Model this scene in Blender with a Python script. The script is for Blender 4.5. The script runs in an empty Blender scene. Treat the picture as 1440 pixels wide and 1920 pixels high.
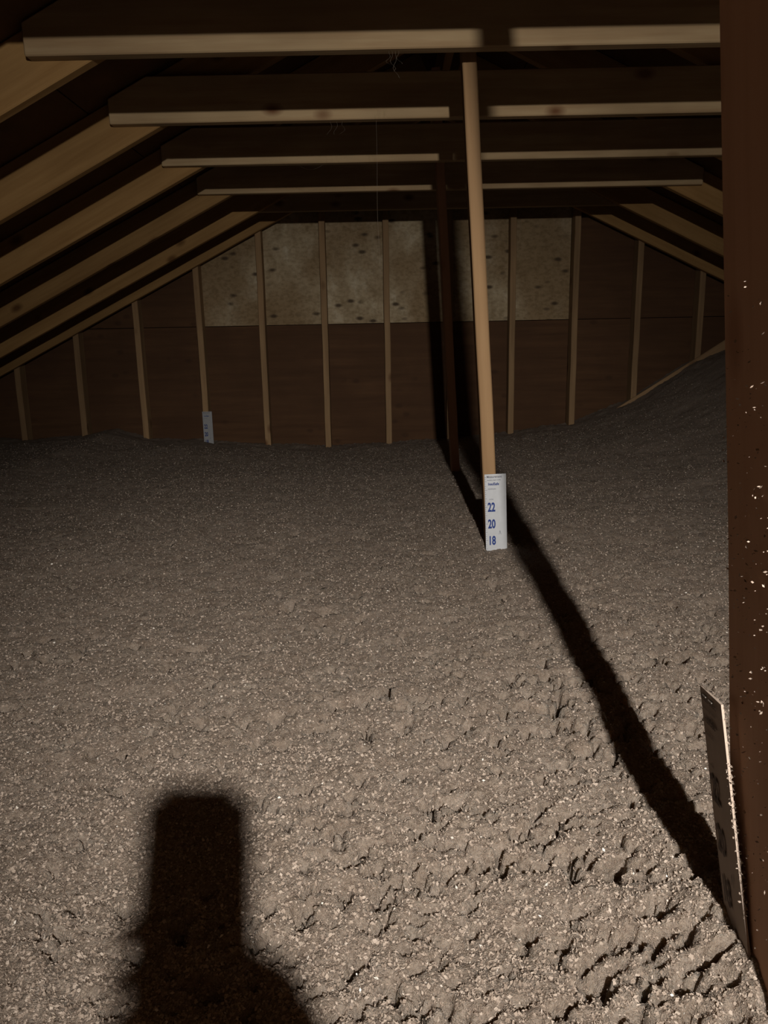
import bpy, bmesh, math, random
import numpy as np
from mathutils import Vector, Matrix

C = bpy.context.scene.collection
random.seed(7)
rng = np.random.default_rng(11)
PI = math.pi
ZC = 1.03                      # camera height above the attic ceiling boards (z = 0)

# ------------------------------------------------------------------ camera, light, exposure
PITCH, ROLL, YAW = math.radians(12.5), math.radians(1.15), 0.0
cam_d = bpy.data.cameras.new('camera')
cam_d.sensor_width = 36.0
cam_d.sensor_fit = 'AUTO'
cam_d.lens = 1442.0 / 1920.0 * 36.0
cam_d.clip_start = 0.01
cam = bpy.data.objects.new('camera', cam_d)
C.objects.link(cam)
CAM_ROT = (Matrix.Rotation(-YAW, 4, 'Z') @ Matrix.Rotation(PI / 2 - PITCH, 4, 'X') @ Matrix.Rotation(-ROLL, 4, 'Z'))
cam.matrix_world = Matrix.Translation((0, 0, ZC)) @ CAM_ROT
bpy.context.scene.camera = cam

world = bpy.data.worlds.new('world')
bpy.context.scene.world = world
world.use_nodes = True
world.node_tree.nodes['Background'].inputs[0].default_value = (0.020, 0.011, 0.006, 1)
world.node_tree.nodes['Background'].inputs[1].default_value = 0.0

LAMP = Vector((0.19, -0.84, ZC + 0.545))      # the head torch of whoever takes the picture


def spot(name, power, angle, blend, aim, colour):
    d = bpy.data.lights.new(name, 'SPOT')
    d.energy = power
    d.spot_size = math.radians(angle)
    d.spot_blend = blend
    d.shadow_soft_size = 0.018
    d.color = colour
    o = bpy.data.objects.new(name, d)
    C.objects.link(o)
    o.location = LAMP
    o.rotation_euler = (Vector(aim) - LAMP).to_track_quat('-Z', 'Y').to_euler()
    return o


spot('head_torch_flood', 80, 125, 1.0, (0.12, 1.9, ZC - 0.50), (1.0, 0.92, 0.82))
spot('head_torch_beam', 250, 56, 1.0, (0.14, 2.10, ZC - 0.55), (1.0, 0.92, 0.82))

fill_d = bpy.data.lights.new('shadow_fill', 'POINT')      # fill added at the torch position to lift the shadows, all round
fill_d.energy = 30
fill_d.shadow_soft_size = 0.018
fill_d.color = (1.0, 0.90, 0.78)
fill_lamp = bpy.data.objects.new('shadow_fill', fill_d)
C.objects.link(fill_lamp)
fill_lamp.location = LAMP

vs = bpy.context.scene.view_settings
vs.view_transform = 'Standard'
vs.look = 'None'
vs.exposure = 0.0
vs.gamma = 1.0
vs.use_curve_mapping = False


# ------------------------------------------------------------------ materials
class NT:
    def __init__(self, name):
        self.m = bpy.data.materials.new(name)
        self.m.use_nodes = True
        self.t = self.m.node_tree
        self.t.nodes.clear()
        self.out = self.n('ShaderNodeOutputMaterial')
        self.b = self.n('ShaderNodeBsdfPrincipled')
        self.l(self.b.outputs[0], self.out.inputs[0])

    def n(self, kind, **kw):
        nd = self.t.nodes.new(kind)
        for k, v in kw.items():
            setattr(nd, k, v)
        return nd

    def l(self, a, b):
        self.t.links.new(a, b)

    def ramp(self, fac, stops):
        r = self.n('ShaderNodeValToRGB')
        e = r.color_ramp.elements
        while len(e) < len(stops):
            e.new(0.5)
        for el, (p, c) in zip(e, stops):
            el.position = p
            el.color = (*c, 1) if len(c) == 3 else c
        self.l(fac, r.inputs[0])
        return r.outputs[0]

    def mix(self, fac, a, b, mode='MIX'):
        m = self.n('ShaderNodeMix', data_type='RGBA', blend_type=mode)
        for sock, v in ((m.inputs[0], fac), (m.inputs[6], a), (m.inputs[7], b)):
            if isinstance(v, (int, float)):
                sock.default_value = v
            elif isinstance(v, tuple):
                sock.default_value = (*v, 1)
            else:
                self.l(v, sock)
        return m.outputs[2]

    def noise(self, vec, scale, detail=3.0, rough=0.55):
        nd = self.n('ShaderNodeTexNoise')
        nd.inputs['Scale'].default_value = scale
        nd.inputs['Detail'].default_value = detail
        nd.inputs['Roughness'].default_value = rough
        if vec is not None:
            self.l(vec, nd.inputs['Vector'])
        return nd.outputs[0]

    def obj(self, scale=(1, 1, 1), rand=0.0):
        tc = self.n('ShaderNodeTexCoord')
        mp = self.n('ShaderNodeMapping')
        mp.inputs['Scale'].default_value = scale
        self.l(tc.outputs['Object'], mp.inputs['Vector'])
        if rand:
            oi = self.n('ShaderNodeObjectInfo')
            ml = self.n('ShaderNodeMath', operation='MULTIPLY')
            ml.inputs[1].default_value = rand
            self.l(oi.outputs['Random'], ml.inputs[0])
            self.l(ml.outputs[0], mp.inputs['Location'])
        return mp.outputs[0]

    def bump(self, h, strength, dist):
        bm = self.n('ShaderNodeBump')
        bm.inputs['Strength'].default_value = strength
        bm.inputs['Distance'].default_value = dist
        self.l(h, bm.inputs['Height'])
        self.l(bm.outputs[0], self.b.inputs['Normal'])


def wood(name, light, dark, knot, bump=0.25, grime=0.35):
    """Sawn softwood, grain along local X."""
    m = NT(name)
    v = m.obj((2.2, 38, 38), 40)
    g = m.noise(v, 1.0, 4, 0.6)
    col = m.ramp(g, [(0.30, dark), (0.62, light)])
    # knots
    vk = m.obj((4.0, 7, 7), 40)
    vo = m.n('ShaderNodeTexVoronoi')
    vo.inputs['Scale'].default_value = 1.0
    m.l(vk, vo.inputs['Vector'])
    kf = m.ramp(vo.outputs['Distance'], [(0.06, (1, 1, 1)), (0.17, (0, 0, 0))])
    col = m.mix(kf, col, knot)
    # broad soiling
    s = m.noise(m.obj((2.5, 7, 7), 90), 1.0, 3)
    sf = m.ramp(s, [(0.35, (0, 0, 0)), (0.75, (grime, grime, grime))])
    col = m.mix(sf, col, tuple(c * 0.55 for c in dark))
    oi = m.n('ShaderNodeObjectInfo')
    hv = m.n('ShaderNodeHueSaturation')
    mr = m.n('ShaderNodeMapRange')
    mr.inputs['To Min'].default_value = 0.86
    mr.inputs['To Max'].default_value = 1.12
    m.l(oi.outputs['Random'], mr.inputs['Value'])
    m.l(mr.outputs[0], hv.inputs['Value'])
    m.l(col, hv.inputs['Color'])
    m.l(hv.outputs[0], m.b.inputs['Base Color'])
    m.b.inputs['Roughness'].default_value = 0.8
    m.b.inputs['Specular IOR Level'].default_value = 0.2
    m.bump(g, bump, 0.004)
    return m.m


def plain(name, col, rough=0.7, spec=0.3, metal=0.0):
    m = NT(name)
    g = m.noise(m.obj((1, 1, 1)), 60, 3)
    c = m.mix(g, tuple(x * 0.88 for x in col), tuple(min(1, x * 1.08) for x in col))
    m.l(c, m.b.inputs['Base Color'])
    m.b.inputs['Roughness'].default_value = rough
    m.b.inputs['Specular IOR Level'].default_value = spec
    m.b.inputs['Metallic'].default_value = metal
    return m.m


def sheathing(name, light, dark, spot_col, spots=0.0):
    m = NT(name)
    v = m.obj((1.6, 6, 22), 30)
    g = m.noise(v, 1.0, 4, 0.6)
    col = m.ramp(g, [(0.30, dark), (0.68, light)])
    big = m.noise(m.obj((1, 1, 1), 30), 2.6, 3)
    bf = m.ramp(big, [(0.40, (0, 0, 0)), (0.62, (0.6, 0.6, 0.6))])
    col = m.mix(bf, col, dark)
    if spots:
        vo = m.n('ShaderNodeTexVoronoi')
        vo.inputs['Scale'].default_value = 9.0
        m.l(m.obj((0.8, 1, 1.3), 30), vo.inputs['Vector'])
        sf = m.ramp(vo.outputs['Distance'], [(0.10, (1, 1, 1)), (0.24, (0, 0, 0))])
        gate = m.noise(m.obj((1, 1, 1), 12), 2.2, 2)
        gf = m.ramp(gate, [(0.50, (0, 0, 0)), (0.60, (spots, spots, spots))])
        col = m.mix(m.mix(1.0, sf, gf, 'MULTIPLY'), col, spot_col)
    m.l(col, m.b.inputs['Base Color'])
    m.b.inputs['Roughness'].default_value = 0.85
    m.b.inputs['Specular IOR Level'].default_value = 0.15
    m.bump(g, 0.3, 0.004)
    return m.m


M_TIE = wood('tie_pine', (0.486, 0.365, 0.216), (0.378, 0.257, 0.142), (0.162, 0.074, 0.034), grime=0.6)
M_RAFTER = wood('rafter_pine', (0.375, 0.228, 0.092), (0.29, 0.167, 0.063), (0.13, 0.062, 0.022))
M_POST = wood('post_pine', (0.27, 0.172, 0.090), (0.225, 0.138, 0.070), (0.14, 0.075, 0.035), grime=0.12)
M_NEARPOST = wood('near_post_wood', (0.52, 0.31, 0.20), (0.47, 0.275, 0.172), (0.37, 0.20, 0.12), bump=0.12, grime=0.12)
M_STUD = wood('stud_wood', (0.338, 0.223, 0.121), (0.243, 0.155, 0.084), (0.135, 0.068, 0.034))
M_ROOF = sheathing('roof_ply', (0.135, 0.070, 0.030), (0.088, 0.046, 0.019), (0.054, 0.027, 0.014))
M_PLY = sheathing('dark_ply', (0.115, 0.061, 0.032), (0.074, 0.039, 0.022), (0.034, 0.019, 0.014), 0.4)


def pale_sheathing():
    """Weathered OSB: pale blotches, brown streaks, dark knots and holes."""
    m = NT('pale_sheathing')
    a = m.noise(m.obj((1, 1, 1), 0), 1.7, 3, 0.5)
    b = m.noise(m.obj((9, 9, 5), 0), 1.0, 4, 0.65)
    c = m.noise(m.obj((40, 40, 60), 0), 1.0, 2)
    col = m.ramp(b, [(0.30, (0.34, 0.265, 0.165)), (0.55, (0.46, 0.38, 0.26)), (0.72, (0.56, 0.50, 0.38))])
    # damp staining towards the two ends of the panel
    sx = m.n('ShaderNodeSeparateXYZ')
    m.l(m.obj((1, 1, 1), 0), sx.inputs[0])
    ends = m.n('ShaderNodeMath', operation='ABSOLUTE')
    sh = m.n('ShaderNodeMath', operation='SUBTRACT')
    sh.inputs[1].default_value = 0.12
    m.l(sx.outputs[0], sh.inputs[0])
    m.l(sh.outputs[0], ends.inputs[0])
    ew = m.n('ShaderNodeMath', operation='MULTIPLY_ADD')
    ew.inputs[1].default_value = 0.16
    m.l(ends.outputs[0], ew.inputs[0])
    m.l(a, ew.inputs[2])
    st = m.ramp(ew.outputs[0], [(0.50, (0, 0, 0)), (0.66, (0.85, 0.85, 0.85))])
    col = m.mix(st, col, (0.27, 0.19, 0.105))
    fine = m.ramp(c, [(0.30, (0.72, 0.70, 0.66)), (0.60, (1, 1, 1))])
    col = m.mix(1.0, col, fine, 'MULTIPLY')
    vo = m.n('ShaderNodeTexVoronoi')
    vo.inputs['Scale'].default_value = 11.0
    m.l(m.obj((0.75, 1, 1.5), 0), vo.inputs['Vector'])
    sf = m.ramp(vo.outputs['Distance'], [(0.11, (1, 1, 1)), (0.27, (0, 0, 0))])
    gf = m.ramp(m.noise(m.obj((1, 1, 1), 0), 3.1, 2), [(0.42, (0, 0, 0)), (0.50, (0.9, 0.9, 0.9))])
    col = m.mix(m.mix(1.0, sf, gf, 'MULTIPLY'), col, (0.06, 0.042, 0.028))
    m.l(col, m.b.inputs['Base Color'])
    m.b.inputs['Roughness'].default_value = 0.85
    m.b.inputs['Specular IOR Level'].default_value = 0.15
    m.bump(b, 0.4, 0.006)
    return m.m


M_PALE = pale_sheathing()
M_CARD = plain('ruler_card', (0.47, 0.50, 0.545), 0.55, 0.3)
M_BLUE = plain('blue_ink', (0.02, 0.045, 0.20), 0.6, 0.2)
M_GREY = plain('grey_ink', (0.16, 0.17, 0.22), 0.6, 0.2)
M_BASE = plain('ceiling_board', (0.35, 0.33, 0.30), 0.9, 0.1)
M_GYPSUM = plain('gypsum_board', (0.72, 0.66, 0.58), 0.9, 0.1)
M_SHADECARD = plain('shaded_card', (0.40, 0.33, 0.28), 0.8, 0.1)  # card colour darkened to stand for the shade on the near ruler
M_FARCARD = plain('far_ruler_card', (0.33, 0.345, 0.37), 0.7, 0.2)  # same card in a darker tone for the far ruler
M_FAINT = plain('faint_ink', (0.12, 0.095, 0.085), 0.8, 0.1)
M_STEEL = plain('nail_steel', (0.35, 0.33, 0.31), 0.45, 0.5, 0.9)
M_WEB = plain('cobweb_silk', (0.20, 0.17, 0.14), 0.8, 0.2)
M_FLECK = None


def insulation_mat():
    m = NT('blown_insulation')
    v = m.obj((1, 1, 1))
    n1 = m.noise(v, 22, 4, 0.6)
    n2 = m.noise(v, 190, 3, 0.65)
    n3 = m.noise(v, 650, 2, 0.6)
    c = m.ramp(n1, [(0.30, (0.295, 0.236, 0.192)), (0.70, (0.37, 0.31, 0.262))])
    c2 = m.ramp(n2, [(0.28, (0.55, 0.53, 0.52)), (0.60, (1, 1, 1)), (0.78, (1.0, 1.0, 1.0))])
    c = m.mix(1.0, c, c2, 'MULTIPLY')
    f = m.ramp(n3, [(0.66, (0, 0, 0)), (0.76, (0.6, 0.6, 0.6))])
    c = m.mix(f, c, (0.60, 0.54, 0.47))
    m.l(c, m.b.inputs['Base Color'])
    m.b.inputs['Roughness'].default_value = 0.9
    m.b.inputs['Specular IOR Level'].default_value = 0.1
    m.b.inputs['Subsurface Weight'].default_value = 0.2
    m.b.inputs['Subsurface Radius'].default_value = (1.0, 0.62, 0.40)
    m.b.inputs['Subsurface Scale'].default_value = 0.06
    s = m.n('ShaderNodeMath', operation='ADD')
    m.l(n2, s.inputs[0])
    m.l(n3, s.inputs[1])
    m.bump(s.outputs[0], 0.9, 0.006)
    return m.m


M_INS = insulation_mat()


def fleck_mat():
    m = NT('paper_flecks')
    g = m.n('ShaderNodeNewGeometry')
    c = m.ramp(g.outputs['Random Per Island'], [(0.0, (0.16, 0.125, 0.10)), (0.12, (0.28, 0.225, 0.185)), (0.93, (0.37, 0.31, 0.262)),
                                                (0.992, (0.43, 0.37, 0.315)), (1.0, (0.85, 0.84, 0.80))])
    m.l(c, m.b.inputs['Base Color'])
    m.b.inputs['Roughness'].default_value = 0.6
    m.b.inputs['Specular IOR Level'].default_value = 0.5
    return m.m


M_FLECK = fleck_mat()


# ------------------------------------------------------------------ object helpers
def link(name, me, mat, parent=None, mw=None):
    o = bpy.data.objects.new(name, me)
    C.objects.link(o)
    if mat is not None and not me.materials:
        me.materials.append(mat)
    if parent is not None:
        o.parent = parent
    if mw is not None:
        o.matrix_world = mw
    return o


def tag(o, label=None, cat=None, group=None, kind=None):
    for k, v in (('label', label), ('category', cat), ('group', group), ('kind', kind)):
        if v:
            o[k] = v
    return o


def board_mesh(name, L, W, T, bev=0.003, wane=0.0, seed=0):
    """A board: length along X (centred), width along Y, thickness along Z; edges eased, a little wavy."""
    r = random.Random(seed)
    n = max(2, int(L / 0.16))
    prof = []
    hw, ht = W / 2, T / 2
    b = min(bev, T / 4)
    for (y, z) in ((hw, ht), (-hw, ht), (-hw, -ht), (hw, -ht)):
        sy, sz = (1 if y > 0 else -1), (1 if z > 0 else -1)
        a1, a2 = (y, z - sz * b), (y - sy * b, z)
        prof += [a1, a2] if sy * sz > 0 else [a2, a1]
    vs_, fs = [], []
    for i in range(n + 1):
        x = -L / 2 + L * i / n
        wy = r.uniform(-1, 1) * wane
        wz = r.uniform(-1, 1) * wane
        for (y, z) in prof:
            vs_.append((x, y + wy, z + wz))
    k = len(prof)
    for i in range(n):
        for j in range(k):
            a, c = i * k + j, i * k + (j + 1) % k
            fs.append((a, c, c + k, a + k))
    fs.append(tuple(range(k))[::-1])
    fs.append(tuple(n * k + j for j in range(k)))
    me = bpy.data.meshes.new(name)
    me.from_pydata(vs_, [], fs)
    bm = bmesh.new()
    bm.from_mesh(me)
    bmesh.ops.recalc_face_normals(bm, faces=bm.faces)
    bm.to_mesh(me)
    bm.free()
    return me


def board(name, p0, p1, W, T, wide_dir, mat, parent=None, seed=0, wane=0.0008, bev=0.003):
    """Board from p0 to p1 (centre line); wide_dir is the direction of its wide dimension."""
    p0, p1 = Vector(p0), Vector(p1)
    X = (p1 - p0).normalized()
    Y = Vector(wide_dir)
    Y = (Y - X * Y.dot(X)).normalized()
    Z = X.cross(Y)
    me = board_mesh(name, (p1 - p0).length, W, T, bev, wane, seed)
    R = Matrix((X, Y, Z)).transposed().to_4x4()
    o = link(name, me, mat, None, Matrix.Translation((p0 + p1) / 2) @ R)
    if parent is not None:
        o.parent = parent
    return o


def prism(name, pts, y0, y1, mat, parent=None):
    """Polygon (x, z) extruded in Y."""
    n = len(pts)
    vs_ = [(x, y0, z) for x, z in pts] + [(x, y1, z) for x, z in pts]
    fs = [tuple(range(n)), tuple(range(2 * n - 1, n - 1, -1))]
    for i in range(n):
        j = (i + 1) % n
        fs.append((i, i + n, j + n, j))
    me = bpy.data.meshes.new(name)
    me.from_pydata(vs_, [], fs)
    bm = bmesh.new()
    bm.from_mesh(me)
    bmesh.ops.recalc_face_normals(bm, faces=bm.faces)
    bm.to_mesh(me)
    bm.free()
    return link(name, me, mat, parent)


def clip(poly, a, b, c):
    """Keep a*x + b*z <= c."""
    out = []
    for i in range(len(poly)):
        p, q = poly[i], poly[(i + 1) % len(poly)]
        dp, dq = a * p[0] + b * p[1] - c, a * q[0] + b * q[1] - c
        if dp <= 0:
            out.append(p)
        if (dp < 0 < dq) or (dq < 0 < dp):
            t = dp / (dp - dq)
            out.append((p[0] + t * (q[0] - p[0]), p[1] + t * (q[1] - p[1])))
    return out


# ------------------------------------------------------------------ the frame of the roof
SL, SR = 0.50, 0.475              # slopes of the two roof planes
XL, XR, ZT = -0.712, 1.40, ZC + 0.705   # where rafter undersides meet the tie undersides
XRIDGE = (SR * XR + SL * XL) / (SL + SR)
ZRIDGE = ZT + SL * (XRIDGE - XL)
RD = 0.14                         # 2x6 depth
FRONT, BACK = -1.25, 5.20          # ends of the attic
X_EAVE_L = XL - (ZT - 0.02) / SL
X_EAVE_R = XR + (ZT - 0.02) / SR
aL, aR = math.atan(SL), math.atan(SR)
uL, nL = Vector((math.cos(aL), 0, math.sin(aL))), Vector((-math.sin(aL), 0, math.cos(aL)))
uR, nR = Vector((-math.cos(aR), 0, math.sin(aR))), Vector((math.sin(aR), 0, math.cos(aR)))

# floor (ceiling of the rooms below), roof planes, walls
fl = prism('floor', [(X_EAVE_L, -0.06), (X_EAVE_R, -0.06), (X_EAVE_R, -0.005), (X_EAVE_L, -0.005)], FRONT, BACK + 0.03, M_BASE)
tag(fl, kind='structure')

ceil = bpy.data.objects.new('ceiling', None)
C.objects.link(ceil)
tag(ceil, kind='structure')
SH = 0.012
for side, u, n, base, S in (('l', uL, nL, Vector((X_EAVE_L, 0, 0.02)), 1), ('r', uR, nR, Vector((X_EAVE_R, 0, 0.02)), 1)):
    total = (Vector((XRIDGE, 0, ZRIDGE)) - base).length + RD * 0.45
    k, s0 = 0, 0.0
    while s0 < total - 0.01:
        s1 = min(s0 + 1.216, total)
        y0 = FRONT
        edge = [FRONT, 0.30 if k % 2 else 1.52, 2.74 if k % 2 else 3.96, BACK + 0.03]
        for ya, yb in zip(edge[:-1], edge[1:]):
            a = base + u * s0 + n * (RD + 0.001)
            pts = []
            vs_ = []
            for off in (0.0, SH):
                for (ss, yy) in ((s0, ya), (s1 - 0.004, ya), (s1 - 0.004, yb - 0.004), (s0, yb - 0.004)):
                    p = base + u * ss + n * (RD + 0.002 + off)
                    vs_.append((p.x, yy, p.z))
            me = bpy.data.meshes.new('roof_panel')
            me.from_pydata(vs_, [], [(0, 1, 2, 3), (7, 6, 5, 4), (0, 4, 5, 1), (1, 5, 6, 2), (2, 6, 7, 3), (3, 7, 4, 0)])
            link('roof_panel', me, M_ROOF, ceil)
        s0 += 1.216
        k += 1

rb = board('ridge_board', (XRIDGE, FRONT + 0.02, ZRIDGE + 0.045), (XRIDGE, BACK - 0.09, ZRIDGE + 0.045), 0.17, 0.036, (0, 0, 1), M_RAFTER, seed=3)
tag(rb, 'long dark ridge board running away along the peak of the roof above the ties', 'ridge board')

# rafters and collar ties, one pair every two feet
SP = 0.61
tie_front = [2.10 + SP * k for k in range(-5, 5)]          # front faces
ORD = {0: 'nearest', 1: 'second', 2: 'third', 3: 'fourth', 4: 'fifth', 5: 'last, against the gable wall'}


def rafter(side, y, label, seed):
    u, n = (uL, nL) if side == 'l' else (uR, nR)
    foot = Vector((X_EAVE_L if side == 'l' else X_EAVE_R, y, 0.02))
    x_top = XRIDGE - 0.02 if side == 'l' else XRIDGE + 0.02
    ln = abs(x_top - foot.x) / abs(u.x)
    p0 = foot + n * (RD / 2) + u * (0.06)
    p1 = foot + n * (RD / 2) + u * (ln - RD / 2 * (SL if side == 'l' else SR) - 0.002)
    o = board('rafter', p0, p1, RD, 0.038, n, M_RAFTER, seed=seed)
    tag(o, label, 'rafter', 'rafters of the %s roof slope' % ('left' if side == 'l' else 'right'))
    return o


def tie(y, zb, label, seed, x0=-0.865, x1=1.56):
    pts = [(x0, zb), (x1, zb), (x1, zb + RD), (x0, zb + RD)]
    pts = clip(pts, -SL, 1, ZT - SL * XL + (RD - 0.004) / math.cos(aL))
    pts = clip(pts, SR, 1, ZT + SR * XR + (RD - 0.004) / math.cos(aR))
    o = prism('collar_tie', pts, y, y + 0.038, M_TIE)
    bm = bmesh.new()
    bm.from_mesh(o.data)
    bmesh.ops.bevel(bm, geom=bm.edges[:], offset=0.003, segments=1, affect='EDGES')
    bm.to_mesh(o.data)
    bm.free()
    tag(o, label, 'collar tie', 'collar ties across the roof')
    return o


far_names = {0: 'nearest to us of the rafters in view', 1: 'second of the rafters in view', 2: 'third of the rafters in view',
             3: 'fourth of the rafters in view', 4: 'fifth of the rafters in view', 5: 'sixth and farthest, against the gable wall'}
tie_names = {0: 'brightest lit collar tie, widest strip across the top of the picture',
             1: 'second collar tie down from the top, below the brightest one',
             2: 'third collar tie down from the top, with a thin lit strip',
             3: 'fourth collar tie down, faint hairline of light along its lower edge',
             4: 'unlit dark collar tie nearest the gable wall, below the fourth strip'}
for k in range(-5, 6):
    y = 2.10 + SP * k
    yr = y + 0.038 + 0.0195 if k < 5 else 5.075
    if k < 0:
        nm = ['just before the first lit tie', 'two bays before the first lit tie', 'three bays before the first lit tie',
              'four bays before the first lit tie', 'five bays before the first lit tie'][-k - 1]
        rafter('l', yr, 'left slope pine rafter out of view above us, ' + nm, 100 + k)
        rafter('r', yr, 'right slope pine rafter out of view above us, ' + nm, 130 + k)
        tie(y, ZT, 'collar tie out of view over our head, ' + nm, 160 + k)
    else:
        rafter('l', yr, 'left slope pine rafter, ' + far_names[k], 100 + k)
        rafter('r', yr, 'right slope pine rafter, ' + far_names[k], 130 + k)
        if k < 4:
            tie(y, ZT, tie_names[k], 160 + k)
        elif k == 4:
            tie(y + 0.078, ZT + 0.024, tie_names[k], 160 + k)

# ------------------------------------------------------------------ gable wall
wall = bpy.data.objects.new('wall_back', None)
C.objects.link(wall)
tag(wall, kind='structure')
# roof underside lines (rafter tops): z <= ...
def under_roof(poly, off=RD):
    # left plane: z - SL x <= ZT - SL XL + off/cos
    poly = clip(poly, -SL, 1, ZT - SL * XL + off / math.cos(aL))
    poly = clip(poly, SR, 1, ZT + SR * XR + off / math.cos(aR))
    return poly
XP0, XP1, ZP = -1.205, 1.235, ZC + 0.115
WY = 5.19
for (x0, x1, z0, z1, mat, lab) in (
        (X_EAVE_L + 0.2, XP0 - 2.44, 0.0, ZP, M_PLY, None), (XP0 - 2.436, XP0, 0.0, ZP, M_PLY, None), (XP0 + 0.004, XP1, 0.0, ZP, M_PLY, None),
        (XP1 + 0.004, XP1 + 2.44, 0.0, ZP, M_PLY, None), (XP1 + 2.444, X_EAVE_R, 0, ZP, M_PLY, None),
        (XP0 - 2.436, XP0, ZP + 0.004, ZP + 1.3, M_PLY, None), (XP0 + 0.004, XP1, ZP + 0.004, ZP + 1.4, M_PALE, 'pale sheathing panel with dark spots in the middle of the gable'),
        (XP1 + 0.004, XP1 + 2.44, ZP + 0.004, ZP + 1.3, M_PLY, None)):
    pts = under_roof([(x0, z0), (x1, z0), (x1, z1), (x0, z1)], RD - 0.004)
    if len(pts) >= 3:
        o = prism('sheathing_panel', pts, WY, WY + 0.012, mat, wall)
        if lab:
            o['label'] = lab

SD = 0.089
stud_x = [0.045 + 0.4035 * k for k in range(-9, 9)]
for i, x in enumerate(stud_x):
    zt = min(ZT + SL * (x - XL), ZT - SR * (x - XR)) + 0.05
    if zt < 0.3:
        continue
    jx = random.Random(i).uniform(-0.006, 0.006)
    board('stud', (x + jx, WY - SD / 2 - 0.001, 0.04), (x - jx * 0.6, WY - SD / 2 - 0.001, zt), SD, 0.038, (0, 1, 0), M_STUD, wall, seed=300 + i, wane=0.0015)
board('bottom_plate', (X_EAVE_L + 0.3, WY - SD / 2 - 0.001, 0.018), (X_EAVE_R - 0.3, WY - SD / 2 - 0.001, 0.018), SD, 0.036, (0, 1, 0), M_STUD, wall, seed=340)

# wall behind us (out of view, closes the attic)
pts = under_roof([(X_EAVE_L, 0), (X_EAVE_R, 0), (X_EAVE_R, 3.2), (X_EAVE_L, 3.2)], RD - 0.004)
wf = prism('wall_front', pts, FRONT - 0.014, FRONT - 0.002, M_PLY)
tag(wf, kind='structure')


# ------------------------------------------------------------------ posts under the ridge
def post(yf, x_at0, lean, depth, mat, label, seed, z_top=None, turn=0.0):
    """Front face at yf; x_at0 = x of its left face at camera height; leans left going up."""
    def cx(z):
        return x_at0 + 0.019 - lean * (z - ZC)
    zt = z_top if z_top else ZRIDGE - 0.048
    dx = -turn * depth / 2
    o = board('roof_post', (cx(0.01) + dx, yf + depth / 2, 0.01), (cx(zt) + dx, yf + depth / 2, zt), depth, 0.038, (turn, 1, 0), mat, seed=seed)
    tag(o, label, 'post', 'leaning posts under the ridge')
    return o


p_near = post(0.520, 0.288, 0.09, 0.140, M_NEARPOST, 'close dark brown post filling the right edge, speckled with white fluff', 501, turn=0.10)
p_main = post(2.222, 0.2745, 0.058, 0.089, M_POST, 'tall lit tan post in the middle with a ruler at its foot', 502, turn=0.055)
p_far = post(3.72, 0.306, 0.050, 0.089, M_NEARPOST, 'shaded post standing behind the lit ruler post, hidden in its shadow', 503)


# ------------------------------------------------------------------ blown insulation
def vnoise(x, y, seed):
    r = np.random.default_rng(seed)
    tab = r.random((256, 256))
    xi, yi = np.floor(x).astype(int), np.floor(y).astype(int)
    fx, fy = x - xi, y - yi
    fx = fx * fx * fx * (fx * (fx * 6 - 15) + 10)
    fy = fy * fy * fy * (fy * (fy * 6 - 15) + 10)
    a, b = tab[xi & 255, yi & 255], tab[(xi + 1) & 255, yi & 255]
    c, d = tab[xi & 255, (yi + 1) & 255], tab[(xi + 1) & 255, (yi + 1) & 255]
    return (a * (1 - fx) + b * fx) * (1 - fy) + (c * (1 - fx) + d * fx) * fy * 1.0


def fbm(x, y, seed, octs=4, gain=0.5):
    s, amp, tot = 0, 1.0, 0
    for o in range(octs):
        ang = 0.6 * o
        xr = (x * math.cos(ang) - y * math.sin(ang)) * 2 ** o
        yr = (x * math.sin(ang) + y * math.cos(ang)) * 2 ** o
        s = s + amp * (vnoise(xr + 17.3 * o, yr + 5.1 * o, seed + o) - 0.5)
        tot += amp
        amp *= gain
    return s / tot * 2


def sstep(a, b, x):
    t = np.clip((x - a) / (b - a), 0, 1)
    return t * t * (3 - 2 * t)


WX = [-4.0, -3.2, -2.4, -2.0, -1.78, -1.56, -1.2, -0.75, -0.35, 0.05, 0.45, 0.85, 1.24, 1.65, 2.05, 2.3, 2.7, 4.2]
WZ = [-0.45, -0.52, -0.60, -0.58, -0.545, -0.60, -0.625, -0.655, -0.675, -0.672, -0.64, -0.61, -0.56, -0.41, -0.16, -0.05, 0.02, 0.0]


def base_height(x, y):
    near = -0.600 + 0.0 * x
    near = near + 0.055 * np.exp(-(((x - 0.40) / 0.16) ** 2 + ((y - 0.60) / 0.22) ** 2))
    mid = -0.610
    t = sstep(0.9, 2.2, y)
    h = near * (1 - t) + mid * t
    w = np.interp(x, WX, WZ)
    t2 = sstep(2.3, 5.0, y)
    ramp = np.maximum(0, (x - 1.25)) * 0.45
    h = h + ramp * (1 - t2) * 0.7
    h = h * (1 - t2) + w * t2
    # never above the roof boards
    lim = np.minimum(ZT - ZC + SL * (x - XL), ZT - ZC - SR * (x - XR)) - 0.06
    return np.minimum(h, lim) + ZC


def ins_height(x, y):
    h = base_height(x, y)
    h = h + 0.014 * fbm(x * 2.2, y * 2.2, 31, 3)
    h = h + 0.009 * fbm(x * 9, y * 9, 41, 3)
    h = h + 0.0065 * fbm(x * 48, y * 48, 51, 3, 0.7)
    h = h + 0.0038 * fbm(x * 140, y * 140, 61, 2, 0.8)
    return h


def graded(a, b, f):
    out, v = [a], a
    while v < b:
        v += f(v)
        out.append(min(v, b))
    return np.array(out)


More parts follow.
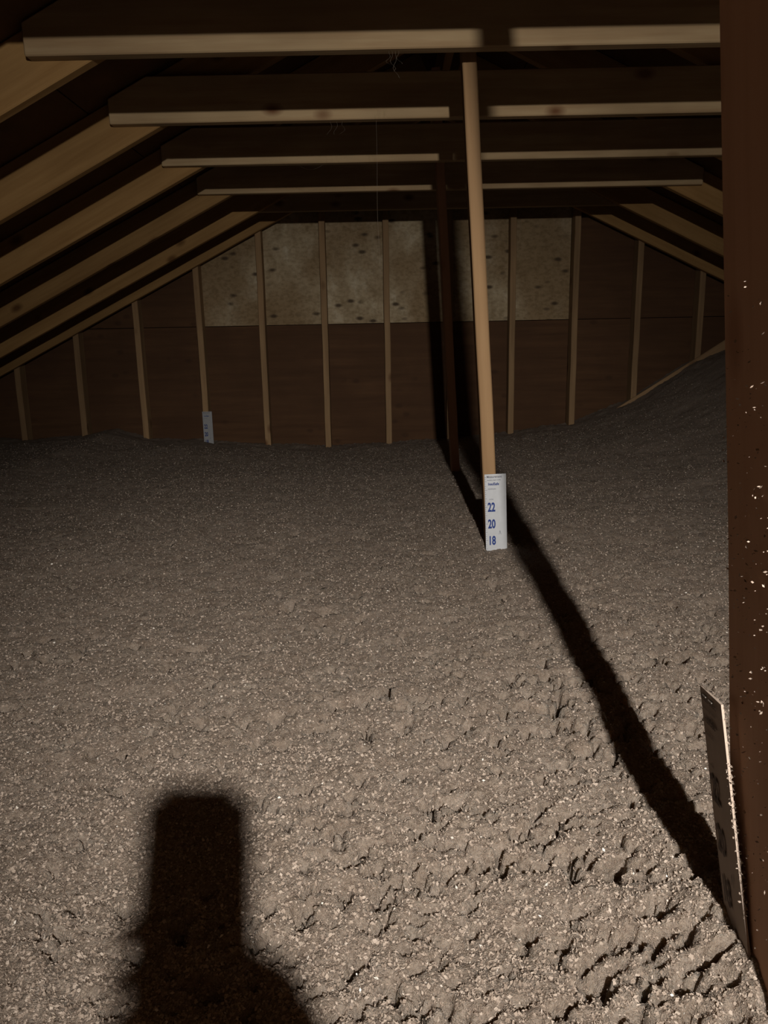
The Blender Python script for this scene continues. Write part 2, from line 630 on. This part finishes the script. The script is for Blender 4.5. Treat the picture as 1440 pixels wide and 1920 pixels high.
ys_f = graded(0.30, WY - 0.002, lambda v: 0.0036 * max(0.8, v))
ys = np.concatenate([np.arange(FRONT, 0.30, 0.06), ys_f])
xs_r = graded(0.0, 2.75, lambda v: 0.0034 if v < 0.55 else 0.0034 * (v / 0.55) ** 1.25)
xs_l = -graded(0.0, 3.22, lambda v: 0.0036 if v < 0.50 else 0.0036 * (v / 0.50) ** 1.25)[:0:-1]
xs = np.concatenate([xs_l, xs_r])
GX, GY = np.meshgrid(xs, ys)
GZ = ins_height(GX, GY)
# crevices between the clumps: steep narrow holes, mostly running away from us, thickest at the near right
hr = np.random.default_rng(77)
made = 0
while made < 1150:
    hy = 0.42 * (2.6 / 0.42) ** hr.random()
    hx = hr.uniform(-0.55, 0.62) * max(hy, 0.5)
    dens = 0.16 + 0.84 * float(sstep(-0.30, 0.25, np.array(hx / hy))) * float(sstep(2.4, 1.0, np.array(hy)))
    cluster = float(sstep(-0.10, 0.25, fbm(np.array([hx * 6.0]), np.array([hy * 6.0]), 91, 3))[0])
    if hr.random() > dens * (0.25 + 0.75 * cluster):
        continue
    made += 1
    ang = hr.normal(0, 0.45) if hr.random() < 0.75 else hr.uniform(0, PI)
    Lh = hr.uniform(0.003, 0.010) * (1 + 1.4 * hr.random() ** 4) * (0.8 + 0.35 * hy)
    Wh = hr.uniform(0.0032, 0.0068) * (0.8 + 0.35 * hy)
    dep = hr.uniform(0.015, 0.045)
    i0, i1 = np.searchsorted(ys, (hy - 0.05, hy + 0.05))
    j0, j1 = np.searchsorted(xs, (hx - 0.05, hx + 0.05))
    X, Y = GX[i0:i1, j0:j1] - hx, GY[i0:i1, j0:j1] - hy
    X = X + 0.004 * np.sin(Y * 260 + made) + 0.002 * np.sin(Y * 610 + 2 * made)
    U, V = X * math.cos(ang) - Y * math.sin(ang), X * math.sin(ang) + Y * math.cos(ang)
    q = (np.abs(U) / Wh) ** 3 + (np.abs(V) / Lh) ** 2.5
    GZ[i0:i1, j0:j1] -= dep * np.exp(-q)


def on_surface(px, py):
    ii = np.clip(np.searchsorted(ys, py) - 1, 0, len(ys) - 2)
    jj = np.clip(np.searchsorted(xs, px) - 1, 0, len(xs) - 2)
    ty = (py - ys[ii]) / (ys[ii + 1] - ys[ii])
    tx = (px - xs[jj]) / (xs[jj + 1] - xs[jj])
    return ((GZ[ii, jj] * (1 - tx) + GZ[ii, jj + 1] * tx) * (1 - ty) + (GZ[ii + 1, jj] * (1 - tx) + GZ[ii + 1, jj + 1] * tx) * ty)


ny, nx = GX.shape
co = np.stack([GX, GY, GZ], -1).reshape(-1, 3).astype(np.float32)
idx = np.arange(ny * nx).reshape(ny, nx)
quads = np.stack([idx[:-1, :-1], idx[:-1, 1:], idx[1:, 1:], idx[1:, :-1]], -1).reshape(-1, 4).astype(np.int32)
me = bpy.data.meshes.new('loose_insulation')
me.vertices.add(len(co))
me.vertices.foreach_set('co', co.ravel())
me.loops.add(quads.size)
me.loops.foreach_set('vertex_index', quads.ravel())
me.polygons.add(len(quads))
me.polygons.foreach_set('loop_start', np.arange(0, quads.size, 4, dtype=np.int32))
me.polygons.foreach_set('use_smooth', np.ones(len(quads), dtype=bool))
me.update()
me.validate()
ins = link('loose_insulation', me, M_INS)
tag(ins, 'grey brown loose fill insulation blown deep over the whole attic floor', 'insulation', None, 'stuff')
print('insulation quads', len(quads))


def flakes(name, pts, sizes, mat, parent=None, flat=0.6, seed=1):
    """Small bent paper chips, each two triangles with a fold, tumbled."""
    r = np.random.default_rng(seed)
    n = len(pts)
    yaw = r.uniform(0, 2 * PI, n)
    nz = np.stack([r.normal(0, flat, n), r.normal(0, flat, n), np.ones(n)], -1)
    nz /= np.linalg.norm(nz, axis=1, keepdims=True)
    a = np.stack([np.cos(yaw), np.sin(yaw), np.zeros(n)], -1)
    a -= nz * (a * nz).sum(1, keepdims=True)
    a /= np.linalg.norm(a, axis=1, keepdims=True)
    b = np.cross(nz, a)
    asp = r.uniform(0.25, 0.8, n)[:, None]
    s = sizes[:, None]
    fold = r.uniform(0.0, 0.4, n)[:, None]
    P = np.stack([pts - a * s + nz * s * fold * 0.3, pts - b * s * asp, pts + a * s + nz * s * fold, pts + b * s * asp], 1)
    V = P.reshape(-1, 3).astype(np.float32)
    base = (np.arange(n) * 4)[:, None]
    T = np.concatenate([base + np.array([[0, 1, 3]]), base + np.array([[1, 2, 3]])], 1).reshape(-1, 3).astype(np.int32)
    m_ = bpy.data.meshes.new(name)
    m_.vertices.add(len(V))
    m_.vertices.foreach_set('co', V.ravel())
    m_.loops.add(T.size)
    m_.loops.foreach_set('vertex_index', T.ravel())
    m_.polygons.add(len(T))
    m_.polygons.foreach_set('loop_start', np.arange(0, T.size, 3, dtype=np.int32))
    m_.update()
    m_.validate()
    return link(name, m_, mat, parent)


N = 360000
fy = 0.35 * (4.9 / 0.35) ** rng.random(N)
fx = rng.uniform(-0.62, 0.62, N) * np.maximum(fy, 0.5) * 1.15
keep = (fx < 1.9) & (fx > -3.0)
fx, fy = fx[keep], fy[keep]
fz = on_surface(fx, fy)
sz = 0.0009 + 0.0020 * rng.random(len(fx)) ** 2.5 + 0.0006 * fy * rng.random(len(fx))
pf = np.stack([fx, fy, fz + 0.0010], -1)
fo = flakes('paper_flakes', pf, sz, M_FLECK, ins, 0.9, 5)
tag(fo, None, None, None, 'stuff')

bb = board('baffle_board', (1.47, 5.062, ZC - 0.549), (2.24, 5.062, ZC - 0.068), 0.085, 0.012, (0, 0, 1), M_STUD, seed=610)
tag(bb, 'thin slanting board along the insulation heap at the right of the gable wall', 'board')

# ------------------------------------------------------------------ depth rulers
def text_mesh(body, size, sx=1.0, bold=0.0):
    cu = bpy.data.curves.new('t', 'FONT')
    cu.body = body
    cu.size = size
    cu.align_x = 'LEFT'
    cu.offset = bold
    cu.extrude = 0.0
    cu.resolution_u = 3
    o = bpy.data.objects.new('t', cu)
    C.objects.link(o)
    dg = bpy.context.evaluated_depsgraph_get()
    m_ = bpy.data.meshes.new_from_object(o.evaluated_get(dg))
    bpy.data.objects.remove(o)
    m_.materials.clear()
    for v in m_.vertices:
        v.co.x *= sx
    return m_


IN = 0.0254
R_W, R_T = 0.063, 0.0022
R_TOP = 25.85 * IN              # top of the ruler above the ceiling board (its zero)


def make_ruler(mw, label, M_CARD=M_CARD, M_BLUE=M_BLUE, M_GREY=M_GREY):
    """Local frame: x across, z up (0 = the 17 inch mark), y = -out of the face."""
    root = bpy.data.objects.new('depth_ruler', None)
    C.objects.link(root)
    root.matrix_world = mw
    tag(root, label, 'ruler', 'insulation depth rulers')
    h0, h1 = -0.07, (R_TOP - 17 * IN)
    bm = bmesh.new()
    # card: thin box, slightly dog-eared bottom, subdivided for a faint curl
    n = 12
    rows = []
    for i in range(n + 1):
        z = h0 + (h1 - h0) * i / n
        row = []
        for yy in (0.0, R_T):
            for xx in (-R_W / 2, 0.0, R_W / 2):
                curl = 0.0012 * abs(xx) / (R_W / 2) * (0.5 + 0.5 * math.sin(z * 21))
                row.append(bm.verts.new((xx, yy - R_T - curl * 0.4, z)))
        rows.append(row)
    loop = [0, 1, 2, 5, 4, 3]
    for a, b in zip(rows[:-1], rows[1:]):
        for j in range(6):
            i0, i1 = loop[j], loop[(j + 1) % 6]
            bm.faces.new((a[i0], a[i1], b[i1], b[i0]))
    for row in (rows[0], rows[-1]):
        bm.faces.new((row[0], row[1], row[4], row[3]))
        bm.faces.new((row[1], row[2], row[5], row[4]))
    bmesh.ops.recalc_face_normals(bm, faces=bm.faces)
    me_ = bpy.data.meshes.new('card')
    bm.to_mesh(me_)
    bm.free()

    def part(name, m_, mat):
        if not m_.materials:
            m_.materials.append(mat)
        o_ = bpy.data.objects.new(name, m_)
        C.objects.link(o_)
        o_.parent = root
        return o_
    part('card', me_, M_CARD)

    def put(name, body, size, x, z, mat, sx=1.0, bold=0.0):
        m_ = text_mesh(body, size, sx, bold)
        m_.transform(Matrix.Translation((x, -R_T - 0.0016, z)) @ Matrix.Rotation(PI / 2, 4, 'X'))
        return part(name, m_, mat)
    L = -R_W / 2
    for inch in (24 - 2, 20, 18, 16):
        z = (inch - 17) * IN
        put('number', str(inch), 0.037, L + 0.0075, z - 0.013, M_BLUE, 0.60, 0.0012)
    put('heading', 'Measurement', 0.0098, L + 0.006, h1 - 0.0105, M_GREY, 0.82, 0.00015)
    put('small_print', 'insulation depth inches', 0.0048, L + 0.007, h1 - 0.0185, M_GREY, 0.9)
    put('product_line', 'InsulSafe', 0.0112, L + 0.010, h1 - 0.0325, M_BLUE, 0.82, 0.0003)
    put('small_print', 'minimum', 0.0070, L + 0.009, h1 - 0.0455, M_GREY, 0.9)
    put('small_print', 'inches', 0.0055, L + 0.012, h1 - 0.076, M_GREY, 0.9)
    # small arrow mark
    bm = bmesh.new()
    def quad(x0, z0, x1, z1):
        vs4 = [bm.verts.new(c) for c in ((x0, -R_T - 0.0016, z0), (x1, -R_T - 0.0016, z0), (x1, -R_T - 0.0016, z1), (x0, -R_T - 0.0016, z1))]
        bm.faces.new(vs4)
    z = h0
    q = 14.0
    while q < 25.6:
        z = (q - 17) * IN
        if z > h0 + 0.002 and z < h1 - 0.004:
            whole = abs(q - round(q)) < 0.01
            half = abs(q * 2 - round(q * 2)) < 0.01
            ln = 0.0065 if whole and round(q) % 2 == 0 else 0.005 if whole else 0.0035 if half else 0.0022
            quad(L + 0.0004, z - 0.0005, L + 0.0004 + ln, z + 0.0005)
        q += 0.25
    m_ = bpy.data.meshes.new('scale_marks')
    bm.to_mesh(m_)
    bm.free()
    part('scale_marks', m_, M_GREY)
    bm = bmesh.new()
    cx_, cz_ = 0.011, (18.9 - 17) * IN
    yv = -R_T - 0.0016
    for (a, b) in (((cx_ - 0.003, cz_ - 0.006), (cx_, cz_ + 0.006)), ((cx_, cz_ + 0.006), (cx_ + 0.003, cz_ - 0.006))):
        w = 0.0005
        bm.faces.new([bm.verts.new(c) for c in ((a[0] - w, yv, a[1]), (a[0] + w, yv, a[1]), (b[0] + w, yv, b[1]), (b[0] - w, yv, b[1]))])
    m_ = bpy.data.meshes.new('arrow_mark')
    bm.to_mesh(m_)
    bm.free()
    part('arrow_mark', m_, M_GREY)
    # two staples
    for sx_ in (-0.5, 0.5):
        bm = bmesh.new()
        bmesh.ops.create_cube(bm, size=1, matrix=Matrix.Translation((sx_ * 0.018 - 0.006, -R_T - 0.0012, h1 - 0.006)) @ Matrix.Diagonal((0.010, 0.0012, 0.0012, 1)))
        m_ = bpy.data.meshes.new('staple')
        bm.to_mesh(m_)
        bm.free()
        part('staple', m_, M_STEEL)
    return root


def frame(origin, up, face):
    """Matrix with z along up and -y along face."""
    Z = Vector(up).normalized()
    Y = -Vector(face)
    Y = (Y - Z * Y.dot(Z)).normalized()
    X = Y.cross(Z)
    return Matrix.Translation(origin) @ Matrix((X, Y, Z)).transposed().to_4x4()


r1 = make_ruler(frame((0.334, 2.2205, ZC - 0.6095), (-0.030, 0.0, 1), (0, -1, 0)),
                'white insulation depth ruler showing 22, 20, 18 on the lit tan post')
sx2 = stud_x[6]
r2 = make_ruler(frame((sx2 + 0.012, WY - SD - 0.0025, ZC - 0.625 - 0.028), (0.0, 0.0, 1), (0, -1, 0)),
                'small far white depth ruler at the foot of a gable wall stud', M_FARCARD)
# near ruler on the left face of the close post, leaning towards us
r3 = make_ruler(frame((0.3325, 0.636, ZC - 0.553), (-0.112, 0.17, 1), (-1, 0.105, 0)),
                'shaded grey depth ruler seen nearly edge on beside the close dark post, lower right', M_SHADECARD, M_FAINT, M_FAINT)

# ------------------------------------------------------------------ fluff stuck to the close post
n = 520
cz = rng.choice([-0.05, -0.10, -0.16, -0.17, -0.20, -0.22, -0.28, -0.30, -0.36, -0.45, -0.52], n)
cy = rng.choice([0.02, 0.10, 0.25, 0.30, 0.45, 0.55, 0.6, 0.8, 0.95], n)
loose = rng.random(n) < 0.45
zz = ZC + np.where(loose, rng.uniform(-0.60, 0.04, n), cz + rng.normal(0, 0.018, n))
ff = np.where(loose, rng.random(n), np.clip(cy + rng.normal(0, 0.05, n), 0, 1))
yy = 0.560 + 0.100 * ff
xx = 0.288 - 0.09 * (zz - ZC) - 0.1 * 0.100 * (1 - ff) - 0.0008 - 0.0055 * rng.random(n) ** 1.5
sz = 0.0006 + 0.0015 * rng.random(n) ** 2
o = flakes('stuck_fluff', np.stack([xx, yy, zz], -1), sz, M_FLECK, None, 1.2, 9)
o.parent = p_near
o.matrix_parent_inverse = p_near.matrix_world.inverted()
tag(o, None, None, None, 'stuff')

n = 260
t = np.clip(rng.choice([0.28, 0.36, 0.46, 0.55, 0.72, 0.8], n) + rng.normal(0, 0.05, n), 0.05, 0.98)
M3 = np.array(r3.matrix_world)
lz = (R_TOP - 17 * IN) * (1 - t)
lx = np.full(n, R_W / 2) + rng.normal(0, 0.0012, n)
ly = -R_T / 2 + rng.normal(0, 0.0015, n)
loc = np.stack([lx, ly, lz, np.ones(n)], -1) @ M3.T
ef = flakes('edge_fluff', loc[:, :3], 0.0008 + 0.0014 * rng.random(n), M_FLECK, None, 1.0, 14)
ef.parent = r3
ef.matrix_parent_inverse = r3.matrix_world.inverted()
tag(ef, None, None, None, 'stuff')

# ------------------------------------------------------------------ cobwebs
def strands(name, lines, rad, label):
    vs_, fs = [], []
    for pts in lines:
        b0 = len(vs_)
        for p in pts:
            for k in range(3):
                a = 2 * PI * k / 3
                vs_.append((p[0] + rad * math.cos(a), p[1] + rad * math.sin(a), p[2]))
        for i in range(len(pts) - 1):
            for k in range(3):
                a, c = b0 + i * 3 + k, b0 + i * 3 + (k + 1) % 3
                fs.append((a, c, c + 3, a + 3))
    m_ = bpy.data.meshes.new(name)
    m_.from_pydata(vs_, [], fs)
    o_ = link(name, m_, M_WEB)
    tag(o_, label, 'cobweb', 'cobwebs hanging in the roof')
    return o_


def hang(x, y, z, drop, wob, seed):
    r = random.Random(seed)
    a, b = r.uniform(0, 6), r.uniform(4, 9)
    return [(x + wob * math.sin(a + b * i / 8) * i / 8, y, z - drop * i / 8) for i in range(9)]


strands('cobweb', [hang(0.035 + 0.008 * i, 2.119, ZT + 0.001, 0.03 + 0.016 * (i % 3), 0.010, i) for i in range(4)], 0.00025,
        'tuft of cobweb hanging under the brightest collar tie left of the post')
strands('cobweb', [hang(0.0, 2.73, ZT + 0.001, 0.50, 0.004, 21)], 0.0003, 'single long cobweb thread hanging below the second collar tie')
strands('cobweb', [hang(-0.15 + 0.02 * i, 2.73, ZT + 0.001, 0.04, 0.012, 31 + i) for i in range(3)], 0.00025,
        'short wisps of cobweb under the second collar tie')
strands('cobweb', [[(-0.32 + 0.0125 * j, 3.359, ZT + 0.001 - 0.018 * math.sin(PI * j / 8)) for j in range(9)]], 0.0006,
        'small drooping loop of cobweb under the third collar tie')

# ------------------------------------------------------------------ the phone and the hand that hold the picture (behind the lens)
PH_W, PH_H, PH_T = 0.066, 0.140, 0.008
pr = bpy.data.objects.new('smartphone', None)
C.objects.link(pr)
P0 = Matrix.Translation((0, 0, ZC)) @ CAM_ROT
pr.matrix_world = P0 @ Matrix.Translation((-0.020, -PH_H / 2 + 0.015, 0.0115))
tag(pr, 'dark smartphone held up behind the picture, its shadow falling on the insulation', 'phone')


def rbox(name, sx, sy, sz, loc, bev, mat, parent, seg=3):
    bm = bmesh.new()
    bmesh.ops.create_cube(bm, size=1, matrix=Matrix.Translation(loc) @ Matrix.Diagonal((sx, sy, sz, 1)))
    ed = [e for e in bm.edges if abs((e.verts[0].co - e.verts[1].co).normalized().z) > 0.9]
    bmesh.ops.bevel(bm, geom=ed, offset=bev, segments=4, affect='EDGES')
    m_ = bpy.data.meshes.new(name)
    bm.to_mesh(m_)
    bm.free()
    m_.materials.append(mat)
    o_ = bpy.data.objects.new(name, m_)
    C.objects.link(o_)
    o_.parent = parent
    return o_


M_PHONE = plain('phone_shell', (0.03, 0.03, 0.035), 0.4, 0.5)
M_GLASS = plain('phone_glass', (0.01, 0.01, 0.012), 0.15, 0.5)
rbox('body', PH_W, PH_H, PH_T, (0, 0, 0), 0.009, M_PHONE, pr)
rbox('screen', PH_W - 0.006, PH_H - 0.006, 0.0006, (0, 0, PH_T / 2 + 0.0003), 0.007, M_GLASS, pr)
rbox('side_button', 0.0012, 0.012, 0.003, (PH_W / 2 + 0.0006, 0.03, 0), 0.0003, M_PHONE, pr)


def skin_mesh(name, chains, mat, parent, mw, sub=2):
    """chains: list of lists of (co, radius); chain heads named by index tuple attach to earlier vertices."""
    vs_, es, rad = [], [], []
    ids = {}
    for key, start, pts in chains:
        prev = ids[start] if start else None
        for i, (c, r) in enumerate(pts):
            vs_.append(c)
            rad.append(r)
            k = len(vs_) - 1
            if prev is not None:
                es.append((prev, k))
            prev = k
            ids[(key, i)] = k
    m_ = bpy.data.meshes.new(name)
    m_.from_pydata(vs_, es, [])
    o_ = bpy.data.objects.new(name, m_)
    C.objects.link(o_)
    md = o_.modifiers.new('skin', 'SKIN')
    md.use_smooth_shade = True
    for d, r in zip(m_.skin_vertices[0].data, rad):
        d.radius = (r, r)
    m_.skin_vertices[0].data[0].use_root = True
    sb = o_.modifiers.new('sub', 'SUBSURF')
    sb.levels = sub
    sb.render_levels = sub
    dg = bpy.context.evaluated_depsgraph_get()
    me2 = bpy.data.meshes.new_from_object(o_.evaluated_get(dg))
    bpy.data.objects.remove(o_)
    me2.materials.clear()
    me2.materials.append(mat)
    o2 = bpy.data.objects.new(name, me2)
    C.objects.link(o2)
    if parent is not None:
        o2.parent = parent
    o2.matrix_world = mw
    return o2


M_SKIN = plain('skin', (0.55, 0.36, 0.27), 0.55, 0.4)
M_SLEEVE = plain('sleeve_cloth', (0.07, 0.08, 0.11), 0.9, 0.1)
# local frame of the phone: x right, y up, z towards the person (screen side)
H = P0 @ Matrix.Translation((-0.020, -PH_H / 2 + 0.015, 0.0115))
e = PH_W / 2
ch = [('arm', None, [((0.135, -0.235, 0.300), 0.045), ((0.105, -0.195, 0.190), 0.040), ((0.075, -0.150, 0.090), 0.031), ((0.060, -0.120, 0.045), 0.026),
                     ((0.060, -0.088, 0.020), 0.025), ((0.056, -0.058, 0.010), 0.021)]),
      ('thumb', ('arm', 3), [((0.046, -0.072, 0.030), 0.014), ((0.036, -0.040, 0.024), 0.011), ((0.022, -0.018, 0.015), 0.009), ((0.010, -0.006, 0.014), 0.008)])]
for i, (yb, yt, ln) in enumerate(((-0.040, -0.022, 1.0), (-0.058, -0.044, 1.05), (-0.076, -0.064, 1.0), (-0.092, -0.084, 0.85))):
    ch.append(('f%d' % i, ('arm', 4 if i > 1 else 5), [((0.044, yb, -0.013), 0.010), ((0.014, (yb + yt) / 2, -0.0165), 0.0092), ((-0.016, yt, -0.0165), 0.0088),
                                                      ((-e - 0.005, yt + 0.004, -0.012), 0.0076), ((-e - 0.008, yt + 0.006, 0.002), 0.0068)]))
person = bpy.data.objects.new('person', None)
C.objects.link(person)
person.matrix_world = H @ Matrix.Translation((0.135, -0.235, 0.300))
tag(person, 'person whose raised hand holds the phone, seen only as the shadow at lower left', 'person')
hand = skin_mesh('hand_and_forearm', ch, M_SKIN, person, H)
hand.matrix_parent_inverse = person.matrix_world.inverted()
hand.matrix_world = H
sl = skin_mesh('sleeve', [('s', None, [((0.175, -0.290, 0.420), 0.062), ((0.140, -0.242, 0.315), 0.056), ((0.112, -0.205, 0.215), 0.050), ((0.100, -0.188, 0.170), 0.048)])], M_SLEEVE, person, H)
sl.matrix_parent_inverse = person.matrix_world.inverted()
sl.matrix_world = H
